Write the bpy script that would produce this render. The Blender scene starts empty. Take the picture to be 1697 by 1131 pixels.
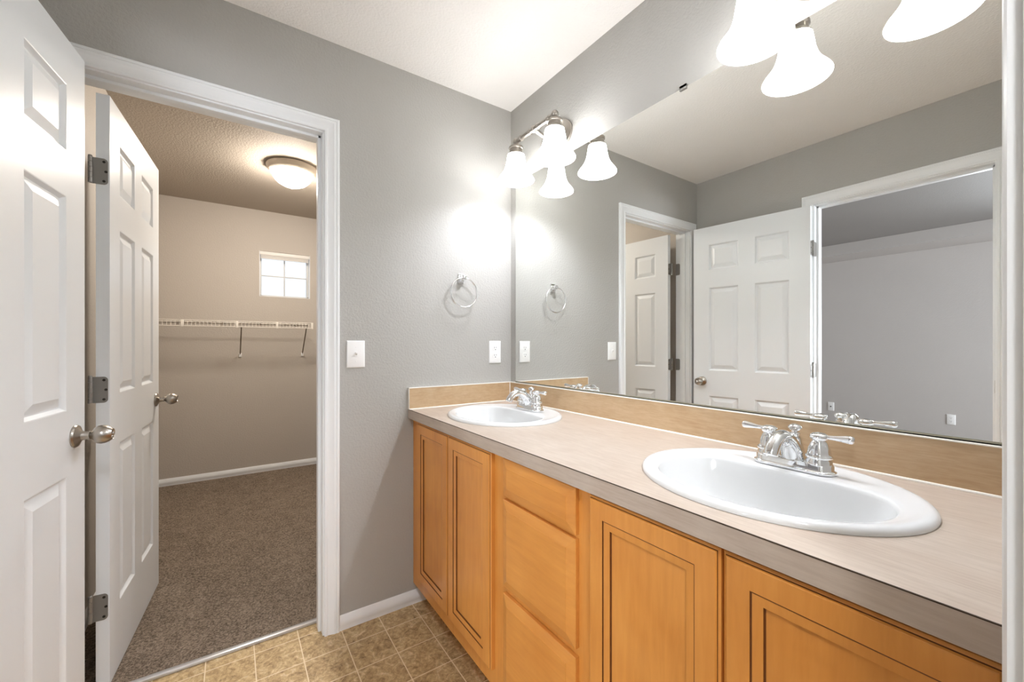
import bpy, bmesh, math
from mathutils import Vector, Matrix
S = bpy.context.scene
C = S.collection
PI = math.pi

# ------------------------------------------------------------ camera, world, light, exposure
cam_d = bpy.data.cameras.new('camera')
cam_d.sensor_width = 36.0
cam_d.lens = 678.04 / 1697 * 36.0
cam_d.shift_y = 6.5 / 1697
cam_d.clip_start = 0.01
cam = bpy.data.objects.new('camera', cam_d)
C.objects.link(cam)
cam.location = (-1.2359, -1.8141, 1.1893)
cam.rotation_euler = (PI / 2, 0, -0.6007)
S.camera = cam

world = bpy.data.worlds.new('World')
S.world = world
world.use_nodes = True
_bg = world.node_tree.nodes['Background']
_bg.inputs[0].default_value = (0.80, 0.89, 1.0, 1)
_bg.inputs[1].default_value = 0.85

S.view_settings.view_transform = 'Standard'
S.view_settings.look = 'None'
S.view_settings.gamma = 1.0
S.view_settings.use_curve_mapping = False
S.view_settings.exposure = 0.72

BULB = 255.0        # emission of the vanity bulbs
CLOSET = 85.0      # emission of the closet dome
BEDROOM_FILL = 26.0  # added fill from the bedroom, brightens the cabinet fronts
BEDROOM_FILL_SIDE = 165.0  # second added bedroom fill, lifts the wall in the mirror
REAR_FILL_LAMP = 98.0    # added lamp behind the camera, fill for cabinets and near casing
REAR_FILL = 2.0     # added fill through an unseen window behind the camera
SHADE = 6.4         # glow of the lit alabaster shades
BULB_COL = (0.945, 0.985, 1.085, 1)

bed_fill = bpy.data.lights.new('bedroom_fill', 'AREA')  # added area light, out of view, aimed through the entry doorway
bed_fill.shape = 'RECTANGLE'
bed_fill.size = 1.05
bed_fill.size_y = 1.3
bed_fill.energy = BEDROOM_FILL
bed_fill.color = (0.86, 0.92, 1.0)
bed_fill.spread = math.radians(95)
bed_fill_o = bpy.data.objects.new('bedroom_fill', bed_fill)
C.objects.link(bed_fill_o)
bed_fill_o.location = (-5.76, -1.85, 1.275)
bed_fill_o.rotation_euler = (0, -PI / 2, 0)

side_fill = bpy.data.lights.new('bedroom_side_fill', 'AREA')  # added area light, out of view, to brighten the bedroom wall
side_fill.shape = 'RECTANGLE'
side_fill.size = 2.0
side_fill.size_y = 1.2
side_fill.energy = BEDROOM_FILL_SIDE
side_fill.color = (0.88, 0.92, 1.0)
side_fill.spread = math.radians(110)
side_fill_o = bpy.data.objects.new('bedroom_side_fill', side_fill)
C.objects.link(side_fill_o)
side_fill_o.location = (-3.8, -5.22, 1.5)
side_fill_o.rotation_euler = (PI / 2, 0, 0)

rear = bpy.data.lights.new('rear_room_fill', 'AREA')  # added area light at the unseen rear window, weak forward fill
rear.shape = 'RECTANGLE'
rear.size = 1.2
rear.size_y = 1.0
rear.energy = REAR_FILL
rear.color = (0.95, 0.97, 1.0)
rearo = bpy.data.objects.new('rear_room_fill', rear)
C.objects.link(rearo)
rearo.location = (-.95, -3.52, 1.5)
rearo.rotation_euler = (PI / 2, 0, 0)

cy = S.cycles
cy.max_bounces = 12
cy.diffuse_bounces = 6
cy.glossy_bounces = 6
cy.transmission_bounces = 8
cy.transparent_max_bounces = 12
cy.sample_clamp_indirect = 6.0
cy.use_denoising = True

# ------------------------------------------------------------ materials
def srgb(r, g, b):
    f = lambda c: ((c / 255 + 0.055) / 1.055) ** 2.4 if c / 255 > 0.04045 else c / 255 / 12.92
    return (f(r), f(g), f(b), 1)

class NT:
    def __init__(s, name):
        s.m = bpy.data.materials.new(name)
        s.m.use_nodes = True
        s.t = s.m.node_tree
        s.b = s.t.nodes['Principled BSDF']
        s.out = s.t.nodes['Material Output']
    def n(s, kind, **kw):
        x = s.t.nodes.new(kind)
        for k, v in kw.items():
            if k in x.inputs.keys():
                x.inputs[k].default_value = v
            else:
                setattr(x, k, v)
        return x
    def l(s, a, b):
        s.t.links.new(a, b)
    def coords(s, scale=(1, 1, 1), loc=(0, 0, 0)):
        tc = s.n('ShaderNodeTexCoord')
        mp = s.n('ShaderNodeMapping')
        mp.inputs['Scale'].default_value = scale
        mp.inputs['Location'].default_value = loc
        s.l(tc.outputs['Object'], mp.inputs['Vector'])
        return mp.outputs[0]
    def noise(s, vec, scale, detail=3, rough=0.5, dist=0.0):
        x = s.n('ShaderNodeTexNoise')
        x.inputs['Scale'].default_value = scale
        x.inputs['Detail'].default_value = detail
        x.inputs['Roughness'].default_value = rough
        x.inputs['Distortion'].default_value = dist
        s.l(vec, x.inputs['Vector'])
        return x.outputs['Fac']
    def ramp(s, fac, stops):
        x = s.n('ShaderNodeValToRGB')
        el = x.color_ramp.elements
        while len(el) < len(stops):
            el.new(0.5)
        for e, (p, c) in zip(el, stops):
            e.position = p
            e.color = c
        s.l(fac, x.inputs[0])
        return x.outputs[0]
    def mix(s, fac, a, b, mode='MIX'):
        x = s.n('ShaderNodeMix', data_type='RGBA', blend_type=mode)
        for sock, v in ((x.inputs[0], fac), (x.inputs[6], a), (x.inputs[7], b)):
            if hasattr(v, 'is_linked'):
                s.l(v, sock)
            else:
                sock.default_value = v
        return x.outputs[2]
    def bump(s, h, strength, dist):
        x = s.n('ShaderNodeBump')
        x.inputs['Strength'].default_value = strength
        x.inputs['Distance'].default_value = dist
        s.l(h, x.inputs['Height'])
        s.l(x.outputs[0], s.b.inputs['Normal'])
        return x

def simple(name, col, rough=0.5, metal=0.0, **kw):
    t = NT(name)
    t.b.inputs['Base Color'].default_value = col
    t.b.inputs['Roughness'].default_value = rough
    t.b.inputs['Metallic'].default_value = metal
    for k, v in kw.items():
        t.b.inputs[k].default_value = v
    return t

def paint(name, col, bump=0.25, rough=0.6, scale=105):
    t = simple(name, col, rough)
    v = t.coords()
    h = t.noise(v, scale, 2, 0.5, 0.2)
    t.bump(h, bump, 0.007)
    c = t.mix(t.noise(v, 3.0, 3), (col[0] * .97, col[1] * .97, col[2] * .97, 1), (col[0] * 1.03, col[1] * 1.03, col[2] * 1.03, 1))
    t.l(c, t.b.inputs['Base Color'])
    return t.m

M = {}
M['wall'] = paint('wall_paint_grey', srgb(174, 172, 167))
M['closet_wall'] = paint('closet_paint', srgb(186, 178, 168))
M['bed_wall'] = paint('bedroom_paint', srgb(196, 192, 189), 0.2)
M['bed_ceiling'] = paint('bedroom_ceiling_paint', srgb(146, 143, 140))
M['ceiling'] = paint('ceiling_paint', srgb(246, 243, 240), 0.3, 0.8)
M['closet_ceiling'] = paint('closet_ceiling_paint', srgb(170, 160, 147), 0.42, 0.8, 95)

t = simple('trim_white', srgb(235, 237, 238), 0.32)
v = t.coords((1, 1, 1))
t.bump(t.noise(v, 60, 3), 0.06, 0.002)
M['trim'] = t.m
t = simple('door_white', srgb(231, 235, 238), 0.30)
v = t.coords((60, 60, 2.0))
t.bump(t.noise(v, 4, 3), 0.08, 0.0015)
M['door'] = t.m

def wood(name, stretch):
    t = NT(name)
    v = t.coords(stretch)
    n1 = t.noise(v, 2.2, 5, 0.6, 1.4)
    n2 = t.noise(v, 9.0, 3, 0.6, 0.3)
    v2 = t.coords((1, 1, 1))
    n3 = t.noise(v2, 4.0, 3, 0.5, 0.6)
    a = t.ramp(n1, [(0.28, srgb(196, 126, 52)), (0.5, srgb(215, 143, 62)), (0.72, srgb(224, 155, 74))])
    b = t.ramp(n2, [(0.35, srgb(198, 127, 54)), (0.65, srgb(224, 155, 74))])
    c = t.mix(0.35, a, b)
    d = t.ramp(n3, [(0.3, srgb(196, 124, 52)), (0.7, srgb(228, 162, 84))])
    c = t.mix(0.4, c, d)
    t.l(c, t.b.inputs['Base Color'])
    t.b.inputs['Roughness'].default_value = 0.34
    t.b.inputs['Coat Weight'].default_value = 0.25
    t.b.inputs['Coat Roughness'].default_value = 0.2
    t.bump(n2, 0.04, 0.001)
    return t.m
M['wood_v'] = wood('maple_upright', (9, 9, 0.9))
M['wood_h'] = wood('maple_level', (9, 0.9, 9))

t = NT('laminate')
v = t.coords((1.0, 0.35, 1.0))
n1 = t.noise(v, 26, 5, 0.65, 0.8)
v2 = t.coords((1.4, 0.10, 1.4))
n2 = t.noise(v2, 130, 3, 0.6)
n3 = t.noise(t.coords(), 6, 4, 0.6, 0.5)
c = t.ramp(n1, [(0.3, srgb(176, 160, 145)), (0.55, srgb(187, 172, 158)), (0.75, srgb(194, 181, 168))])
c2 = t.ramp(n2, [(0.35, srgb(162, 144, 128)), (0.65, srgb(200, 187, 173))])
c = t.mix(0.4, c, c2)
c3 = t.ramp(n3, [(0.3, srgb(172, 151, 133)), (0.7, srgb(197, 185, 172))])
c = t.mix(0.3, c, c3)
t.l(c, t.b.inputs['Base Color'])
t.b.inputs['Roughness'].default_value = 0.38
M['laminate'] = t.m

t = NT('splash_laminate')
v = t.coords((1.0, 0.25, 1.3))
n1 = t.noise(v, 30, 5, 0.65, 0.8)
n2 = t.noise(t.coords((0.2, 0.2, 2)), 120, 3, 0.6)
n3 = t.noise(t.coords(), 7, 4, 0.6, 0.5)
c = t.ramp(n1, [(0.3, srgb(180, 150, 114)), (0.7, srgb(200, 174, 139))])
c = t.mix(0.4, c, t.ramp(n2, [(0.35, srgb(172, 141, 104)), (0.65, srgb(204, 178, 143))]))
c = t.mix(0.3, c, t.ramp(n3, [(0.3, srgb(172, 139, 100)), (0.7, srgb(202, 180, 149))]))
t.l(c, t.b.inputs['Base Color'])
t.b.inputs['Roughness'].default_value = 0.4
M['splash'] = t.m

t = NT('vinyl_tile')
TP = 0.1525
v = t.coords((1, 1, 1), (0.706 + TP * 20, 0.110 + TP * 20, 0))
br = t.n('ShaderNodeTexBrick', offset=0.0, squash=1.0)
br.inputs['Scale'].default_value = 1.0
br.inputs['Brick Width'].default_value = TP
br.inputs['Row Height'].default_value = TP
br.inputs['Mortar Size'].default_value = 0.0022
br.inputs['Mortar Smooth'].default_value = 0.3
br.inputs['Bias'].default_value = 0.0
br.inputs['Color1'].default_value = (0.25, 0.25, 0.25, 1)
br.inputs['Color2'].default_value = (0.75, 0.75, 0.75, 1)
br.inputs['Mortar'].default_value = (0.5, 0.5, 0.5, 1)
t.l(v, br.inputs['Vector'])
vv = t.coords()
n1 = t.noise(vv, 20, 7, 0.72, 1.6)
n2 = t.noise(vv, 70, 5, 0.7, 0.8)
st = t.ramp(n1, [(0.34, srgb(112, 86, 52)), (0.46, srgb(172, 143, 99)), (0.56, srgb(196, 170, 124)), (0.68, srgb(232, 212, 176))])
st2 = t.ramp(n2, [(0.36, srgb(104, 80, 50)), (0.5, srgb(176, 148, 106)), (0.64, srgb(222, 198, 156))])
c = t.mix(0.4, st, st2)
c = t.mix(0.16, c, br.outputs['Color'], 'OVERLAY')
c = t.mix(br.outputs['Fac'], c, srgb(226, 208, 176))
t.l(c, t.b.inputs['Base Color'])
t.b.inputs['Roughness'].default_value = 0.36
inv = t.n('ShaderNodeMath', operation='SUBTRACT')
inv.inputs[0].default_value = 1.0
t.l(br.outputs['Fac'], inv.inputs[1])
t.bump(inv.outputs[0], 0.25, 0.002)
M['tile'] = t.m

def carpet(name, dark, light):
    t = NT(name)
    v = t.coords()
    n1 = t.noise(v, 150, 4, 0.8)
    n2 = t.noise(v, 9, 4, 0.65, 0.8)
    n3 = t.noise(v, 90, 3, 0.6)
    c = t.ramp(n1, [(0.38, (dark[0] * .55, dark[1] * .55, dark[2] * .55, 1)), (0.5, ((dark[0] + light[0]) / 2, (dark[1] + light[1]) / 2, (dark[2] + light[2]) / 2, 1)), (0.62, (light[0] * 1.25, light[1] * 1.25, light[2] * 1.25, 1))])
    d2 = (dark[0] * .8, dark[1] * .8, dark[2] * .8, 1)
    c2 = t.ramp(n2, [(0.3, dark), (0.7, light)])
    c = t.mix(0.25, c, c2)
    t.l(c, t.b.inputs['Base Color'])
    t.b.inputs['Roughness'].default_value = 1.0
    t.b.inputs['Specular IOR Level'].default_value = 0.05
    s = t.n('ShaderNodeMath', operation='ADD')
    t.l(n1, s.inputs[0])
    t.l(n3, s.inputs[1])
    t.bump(s.outputs[0], 0.9, 0.012)
    return t.m
M['carpet'] = carpet('carpet_brown_grey', srgb(100, 87, 75), srgb(184, 166, 147))

M['chrome'] = simple('chrome', (0.86, 0.87, 0.88, 1), 0.05, 1.0).m
t = simple('brushed_nickel', srgb(176, 170, 162), 0.28, 1.0)
t.bump(t.noise(t.coords((3, 3, 60)), 40, 2), 0.05, 0.001)
M['nickel'] = t.m
M['hinge'] = simple('hinge_steel', srgb(150, 147, 142), 0.36, 0.55).m
M['screw'] = simple('screw_dark', srgb(52, 48, 44), 0.5, 0.6).m
M['porcelain'] = simple('porcelain', srgb(222, 223, 223), 0.09, 0.0).m
M['plastic'] = simple('white_plastic', srgb(244, 244, 243), 0.3).m
M['slot'] = simple('slot_dark', srgb(40, 38, 36), 0.7).m
M['caulk'] = simple('white_caulk', srgb(240, 236, 228), 0.5).m
M['glaze'] = simple('stained_groove', srgb(104, 56, 22), 0.4).m
M['dark'] = simple('dark_gap', srgb(60, 44, 30), 0.8).m
M['wire'] = simple('white_vinyl_wire', srgb(226, 220, 210), 0.4).m
M['bracket'] = simple('bracket_grey', srgb(120, 108, 96), 0.45, 0.3).m
M['strip'] = simple('aluminium_strip', srgb(206, 206, 208), 0.3, 0.7).m
M['rim'] = simple('lamp_rim', srgb(196, 186, 172), 0.4).m
M['blind'] = simple('blind_white', srgb(236, 233, 228), 0.5).m
M['vinyl'] = simple('window_vinyl', srgb(205, 205, 203), 0.4).m
M['mirror'] = simple('mirror_silver', (0.925, 0.94, 0.92, 1), 0.0, 1.0).m
M['mirror_back'] = simple('mirror_edge', srgb(150, 146, 128), 0.35, 0.6).m

t = NT('window_glass')
gl = t.n('ShaderNodeBsdfGlossy')
gl.inputs['Roughness'].default_value = 0.02
tr = t.n('ShaderNodeBsdfTransparent')
mx = t.n('ShaderNodeMixShader')
mx.inputs[0].default_value = 0.06
t.l(tr.outputs[0], mx.inputs[1])
t.l(gl.outputs[0], mx.inputs[2])
t.l(mx.outputs[0], t.out.inputs[0])
M['glass'] = t.m

def emit(name, col, strength):
    t = NT(name)
    e = t.n('ShaderNodeEmission')
    e.inputs[0].default_value = col
    e.inputs[1].default_value = strength
    t.l(e.outputs[0], t.out.inputs[0])
    return t.m
M['bulb'] = emit('lit_bulb', BULB_COL, BULB)
t = NT('alabaster_glass')
v = t.coords((1, 1, 1))
n = t.noise(v, 14, 4, 0.6, 1.5)
col = t.ramp(n, [(0.35, (0.86, 0.86, 0.85, 1)), (0.65, (0.97, 0.97, 0.96, 1))])
trn = t.n('ShaderNodeBsdfTranslucent')
t.l(col, trn.inputs[0])
t.b.inputs['Roughness'].default_value = 0.25
t.l(col, t.b.inputs['Base Color'])
mx = t.n('ShaderNodeMixShader')
mx.inputs[0].default_value = 0.60
t.l(t.b.outputs[0], mx.inputs[1])
t.l(trn.outputs[0], mx.inputs[2])
em = t.n('ShaderNodeEmission')
t.l(col, em.inputs[0])
em.inputs[1].default_value = SHADE
ad = t.n('ShaderNodeAddShader')
t.l(mx.outputs[0], ad.inputs[0])
t.l(em.outputs[0], ad.inputs[1])
t.l(ad.outputs[0], t.out.inputs[0])
M['shade'] = t.m
M['dome_fill'] = emit('lit_dome_fill', (0.97, 0.99, 1.02, 1), REAR_FILL_LAMP)  # glow of the fill lamp added behind the camera
M['dome'] = emit('lit_dome_glass', (1.0, 0.92, 0.83, 1), CLOSET)

# ------------------------------------------------------------ mesh helpers
def obj(name, bm, mat, parent=None, smooth=30, pinv=None):
    me = bpy.data.meshes.new(name)
    bmesh.ops.remove_doubles(bm, verts=bm.verts, dist=1e-6)
    bmesh.ops.recalc_face_normals(bm, faces=bm.faces)
    bm.to_mesh(me)
    bm.free()
    if smooth:
        for p in me.polygons:
            p.use_smooth = True
        me.set_sharp_from_angle(angle=math.radians(smooth))
    if mat:
        me.materials.append(M[mat])
    o = bpy.data.objects.new(name, me)
    C.objects.link(o)
    if parent:
        o.parent = parent
        if pinv is not None:
            o.matrix_parent_inverse = pinv
    return o

def wchild(name, bm, mat, parent, smooth=30):
    """child whose mesh is in world coordinates"""
    return obj(name, bm, mat, parent, smooth, Matrix.Translation(parent.location).inverted())

def tag(o, label=None, cat=None, group=None, kind=None):
    if label: o['label'] = label
    if cat: o['category'] = cat
    if group: o['group'] = group
    if kind: o['kind'] = kind
    return o

def thing(name, label, cat, loc=(0, 0, 0), rz=0, group=None):
    o = bpy.data.objects.new(name, None)
    o.empty_display_size = 0.05
    C.objects.link(o)
    o.location = loc
    o.rotation_euler = (0, 0, rz)
    return tag(o, label, cat, group)

def struct(name, bm, mat, parent=None, smooth=30):
    o = obj(name, bm, mat, parent, smooth)
    if not parent:
        o['kind'] = 'structure'
    return o

def copy_tree(o, parent=None):
    c = o.copy()
    C.objects.link(c)
    if parent:
        c.parent = parent
    for ch in list(o.children):
        copy_tree(ch, c)
    return c

def box(bm, x0, x1, y0, y1, z0, z1, bev=0.0, seg=2):
    vs = [bm.verts.new((x, y, z)) for x in (x0, x1) for y in (y0, y1) for z in (z0, z1)]
    f = [(0, 1, 3, 2), (4, 6, 7, 5), (0, 4, 5, 1), (2, 3, 7, 6), (0, 2, 6, 4), (1, 5, 7, 3)]
    fs = [bm.faces.new([vs[i] for i in q]) for q in f]
    if bev:
        es = list({e for q in fs for e in q.edges})
        bmesh.ops.bevel(bm, geom=es, offset=bev, segments=seg, profile=0.5, affect='EDGES')

def boxes(*bs, bev=0.0):
    bm = bmesh.new()
    for b in bs:
        box(bm, *b, bev=bev)
    return bm

def frame_for(d):
    d = d.normalized()
    a = Vector((0, 0, 1)) if abs(d.z) < 0.9 else Vector((1, 0, 0))
    u = d.cross(a).normalized()
    return u, d.cross(u).normalized()

def lathe(bm, prof, seg=32, origin=(0, 0, 0), axis=(0, 0, 1), cap=True, sx=1.0, sy=1.0):
    """prof: list of (r, h) along axis"""
    o = Vector(origin)
    d = Vector(axis).normalized()
    u, w = frame_for(d)
    rings = []
    for r, h in prof:
        if r < 1e-6:
            rings.append([bm.verts.new(o + d * h)])
        else:
            rings.append([bm.verts.new(o + d * h + (u * math.cos(2 * PI * i / seg) * sx + w * math.sin(2 * PI * i / seg) * sy) * r) for i in range(seg)])
    for a, b in zip(rings, rings[1:]):
        for i in range(seg):
            j = (i + 1) % seg
            if len(a) == 1 and len(b) == 1:
                continue
            if len(a) == 1:
                bm.faces.new((a[0], b[i], b[j]))
            elif len(b) == 1:
                bm.faces.new((a[i], a[j], b[0]))
            else:
                bm.faces.new((a[i], a[j], b[j], b[i]))
    if cap:
        for r in (rings[0], rings[-1]):
            if len(r) > 2:
                bm.faces.new(r)

def tube(bm, pts, rad, seg=12, cap=True, closed=False, flat=1.0):
    """sweep with a radius per point (number or list)"""
    pts = [Vector(p) for p in pts]
    n = len(pts)
    rad = rad if isinstance(rad, (list, tuple)) else [rad] * n
    rings = []
    u = None
    for i, p in enumerate(pts):
        if closed:
            d = pts[(i + 1) % n] - pts[i - 1]
        else:
            d = pts[min(i + 1, n - 1)] - pts[max(i - 1, 0)]
        d.normalize()
        if u is None:
            u, w = frame_for(d)
        else:
            u = (u - d * u.dot(d)).normalized()
            w = d.cross(u)
        rings.append([bm.verts.new(p + (u * math.cos(2 * PI * k / seg) * flat + w * math.sin(2 * PI * k / seg)) * rad[i]) for k in range(seg)])
    m = n if closed else n - 1
    for i in range(m):
        a, b = rings[i], rings[(i + 1) % n]
        for k in range(seg):
            j = (k + 1) % seg
            bm.faces.new((a[k], a[j], b[j], b[k]))
    if cap and not closed:
        bm.faces.new(rings[0])
        bm.faces.new(rings[-1])

def sphere(bm, c, r, seg=20, rings=12, sz=1.0):
    prof = [(r * math.sin(PI * i / rings), -r * sz * math.cos(PI * i / rings)) for i in range(rings + 1)]
    prof[0] = (0, -r * sz)
    prof[-1] = (0, r * sz)
    lathe(bm, prof, seg, c, cap=False)

def smoothpath(pts, n=6):
    """Catmull-Rom through points of any dimension"""
    P = [pts[0]] + list(pts) + [pts[-1]]
    out = []
    for i in range(1, len(P) - 2):
        p0, p1, p2, p3 = P[i - 1], P[i], P[i + 1], P[i + 2]
        for k in range(n):
            t_ = k / n
            out.append(tuple(0.5 * ((2 * b) + (-a + c) * t_ + (2 * a - 5 * b + 4 * c - d) * t_ ** 2 + (-a + 3 * b - 3 * c + d) * t_ ** 3)
                             for a, b, c, d in zip(p0, p1, p2, p3)))
    out.append(tuple(pts[-1]))
    return out

def nested(bm, loops, fn, back=False):
    """loops: list of (u0,u1,v0,v1,d); quads between consecutive rectangles, last one capped"""
    rings = []
    for u0, u1, v0, v1, d in loops:
        rings.append([bm.verts.new(fn(u, v, d)) for u, v in ((u0, v0), (u1, v0), (u1, v1), (u0, v1))])
    for a, b in zip(rings, rings[1:]):
        for i in range(4):
            j = (i + 1) % 4
            bm.faces.new((a[i], a[j], b[j], b[i]))
    bm.faces.new(rings[-1])
    if back:
        bm.faces.new(rings[0])

def ins(r, i, d):
    return (r[0] + i, r[1] - i, r[2] + i, r[3] - i, d)

def casing(prof, a0, a1, top, fn):
    """door casing mitred round an opening; prof = (outward, thickness) pairs"""
    bm = bmesh.new()
    rows = []
    for a, b in prof:
        rows.append([bm.verts.new(fn(s, z, b)) for s, z in ((a0 - a, 0.0), (a0 - a, top + a), (a1 + a, top + a), (a1 + a, 0.0))])
    n = len(rows)
    for i in range(n):
        r, q = rows[i], rows[(i + 1) % n]
        for k in range(3):
            bm.faces.new((r[k], r[k + 1], q[k + 1], q[k]))
    bm.faces.new([r[0] for r in rows])
    bm.faces.new([r[3] for r in rows])
    return bm

CAS = [(0.0, 0.0), (0.0, 0.0085), (0.003, 0.0105), (0.010, 0.0105), (0.012, 0.0085), (0.016, 0.0085), (0.030, 0.012), (0.036, 0.0145), (0.044, 0.0145), (0.0455, 0.013), (0.047, 0.0155), (0.054, 0.0155), (0.057, 0.013), (0.057, 0.0)]
BASE = [(0.0, 0.0), (0.0, 0.011), (0.018, 0.011), (0.021, 0.0125), (0.038, 0.0125), (0.042, 0.0105), (0.054, 0.0075), (0.060, 0.003), (0.060, 0.0)]

def baseboard(p0, p1, nrm, z=0.0):
    """profile swept from p0 to p1 (xy) standing out along nrm"""
    bm = bmesh.new()
    ends = []
    for p in (p0, p1):
        ends.append([bm.verts.new((p[0] + nrm[0] * t_, p[1] + nrm[1] * t_, z + h)) for h, t_ in BASE])
    n = len(BASE)
    for i in range(n):
        j = (i + 1) % n
        bm.faces.new((ends[0][i], ends[0][j], ends[1][j], ends[1][i]))
    bm.faces.new(ends[0])
    bm.faces.new(ends[1])
    return bm

# ------------------------------------------------------------ room dimensions
H = 2.44
XL = -1.764                       # left wall face
YF = -1.776                       # near wall face
CX0, CX1, CZ = -1.671, -0.930, 2.057   # closet opening
EY0, EY1 = -1.508, -0.778         # entry opening
NX0, NX1 = -1.560, -0.726         # doorway the camera stands in
FAR = 2.64
BX = -5.5
J = 0.018

# walls
struct('wall_back', boxes((-1.88, CX0 - J, 0, .115, 0, H), (CX1 + J, 0.1, 0, .115, 0, H), (CX0 - J, CX1 + J, 0, .115, CZ + J, H)), 'wall', smooth=0)
struct('wall_right', boxes((0, .1, -3.3, 0, 0, H)), 'wall', smooth=0)
struct('wall_left', boxes((-1.88, XL, EY1 + J, 0, 0, H), (-1.88, XL, -3.3, EY0 - J, 0, H), (-1.88, XL, EY0 - J, EY1 + J, CZ + J, H)), 'wall', smooth=0)
struct('wall_front', boxes((XL, NX0 - J, YF - .115, YF, 0, H), (NX1 + J, 0, YF - .115, YF, 0, H), (NX0 - J, NX1 + J, YF - .115, YF, CZ + J, H)), 'wall', smooth=0)
RX0, RX1, RZ0, RZ1 = -1.55, -.35, 1.0, 2.0
struct('wall_rear', boxes((-1.88, RX0, -3.4, -3.3, 0, H), (RX1, .1, -3.4, -3.3, 0, H), (RX0, RX1, -3.4, -3.3, 0, RZ0), (RX0, RX1, -3.4, -3.3, RZ1, H)), 'wall', smooth=0)
struct('ceiling', boxes((-1.88, .1, -3.4, .06, H, H + .1)), 'ceiling', smooth=0)
struct('floor', boxes((-1.82, .1, -3.4, .108, -.1, 0)), 'tile', smooth=0)
# closet
WX0, WX1, WZ0, WZ1 = -1.024, -0.599, 1.643, 2.066
struct('wall_closet_left', boxes((-1.88, -1.745, .115, FAR, 0, H)), 'closet_wall', smooth=0)
struct('wall_closet_right', boxes((-.45, -.35, .115, FAR, 0, H)), 'closet_wall', smooth=0)
struct('wall_closet_back', boxes((-1.88, WX0, FAR, FAR + .14, 0, H), (WX1, -.35, FAR, FAR + .14, 0, H), (WX0, WX1, FAR, FAR + .14, 0, WZ0), (WX0, WX1, FAR, FAR + .14, WZ1, H)), 'closet_wall', smooth=0)
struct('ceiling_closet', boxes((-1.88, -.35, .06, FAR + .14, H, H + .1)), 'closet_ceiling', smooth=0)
struct('floor_closet', boxes((-1.88, -.35, .118, FAR + .05, -.1, .010)), 'carpet', smooth=0)
# bedroom
VY0, VY1, VZ0, VZ1 = -2.5, -1.2, .75, 1.8
struct('wall_bedroom_back', boxes((BX - .14, BX, -5.1, VY0, 0, H), (BX - .14, BX, VY1, 1.7, 0, H), (BX - .14, BX, VY0, VY1, 0, VZ0), (BX - .14, BX, VY0, VY1, VZ1, H)), 'bed_wall', smooth=0)
struct('wall_bedroom_side', boxes((BX, -1.88, 1.6, 1.7, 0, H)), 'bed_wall', smooth=0)
VX0, VX1 = -4.8, -2.8
struct('wall_bedroom_front', boxes((BX, VX0, -5.1, -5.0, 0, H), (VX1, -1.88, -5.1, -5.0, 0, H), (VX0, VX1, -5.1, -5.0, 0, VZ0), (VX0, VX1, -5.1, -5.0, VZ1, H)), 'bed_wall', smooth=0)
struct('wall_bedroom_near', boxes((-1.88, -1.78, -5.1, -3.4, 0, H)), 'bed_wall', smooth=0)
struct('ceiling_bedroom', boxes((BX - .14, -1.88, -5.1, 1.7, H, H + .1)), 'bed_ceiling', smooth=0)
struct('floor_bedroom', boxes((BX - .14, -1.83, -5.1, 1.7, -.1, .008)), 'carpet', smooth=0)
struct('wall_bedroom_soffit', boxes((BX, -5.0, -1.4, 1.6, 2.306, H)), 'bed_wall', smooth=0)

# ------------------------------------------------------------ trim
fb = lambda s, z, d: (s, -d, z)              # on wall_back, standing into the bathroom
fl = lambda s, z, d: (XL + d, s, z)          # on wall_left
ff = lambda s, z, d: (s, YF + d, z)          # on wall_front
struct('trim_1', casing(CAS, CX0 - .006, CX1 + .006, CZ + .006, fb), 'trim', smooth=20)
struct('trim_2', casing(CAS, EY0 - .006, EY1 + .006, CZ + .006, fl), 'trim', smooth=20)
struct('trim_3', casing(CAS, NX0 - .006, NX1 + .006, CZ + .006, ff), 'trim', smooth=20)
struct('trim_4', casing(CAS, CX0 - .006, CX1 + .006, CZ + .006, lambda s, z, d: (s, .115 + d, z)), 'trim')
bj = .0015
# jambs with stops
struct('trim_5', boxes((CX0 - J, CX0, 0, .115, 0, CZ), (CX1, CX1 + J, 0, .115, 0, CZ), (CX0 - J, CX1 + J, 0, .115, CZ, CZ + J),
                       (CX0, CX0 + .011, .035, .076, 0, CZ), (CX1 - .011, CX1, .035, .076, 0, CZ), (CX0, CX1, .035, .076, CZ - .011, CZ), bev=bj), 'trim')
struct('trim_6', boxes((-1.88, XL, EY0 - J, EY0, 0, CZ), (-1.88, XL, EY1, EY1 + J, 0, CZ), (-1.88, XL, EY0 - J, EY1 + J, CZ, CZ + J),
                       (XL - .078, XL - .038, EY0, EY0 + .011, 0, CZ), (XL - .078, XL - .038, EY1 - .011, EY1, 0, CZ), (XL - .078, XL - .038, EY0, EY1, CZ - .011, CZ), bev=bj), 'trim')
struct('trim_7', boxes((NX0 - J, NX0, YF - .115, YF, 0, CZ), (NX1, NX1 + J, YF - .115, YF, 0, CZ), (NX0 - J, NX1 + J, YF - .115, YF, CZ, CZ + J), bev=bj), 'trim')
struct('trim_8', boxes((CX0, CX1, .098, .122, 0, .0125), bev=.004), 'strip')
struct('baseboard_back', baseboard((CX1 + .063, 0), (-.484, 0), (0, -1)), 'trim')
struct('baseboard_closet_back', baseboard((-1.745, FAR), (-.45, FAR), (0, -1), .010), 'trim')
struct('baseboard_closet_left', baseboard((-1.745, .115), (-1.745, FAR), (1, 0), .010), 'trim')
struct('baseboard_closet_right', baseboard((-.45, .115), (-.45, FAR), (-1, 0), .010), 'trim')
struct('baseboard_left', baseboard((XL, EY1 + .063), (XL, 0), (1, 0)), 'trim')
struct('baseboard_bedroom_back', baseboard((BX, -5.0), (BX, 1.6), (1, 0), .008), 'trim')
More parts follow.
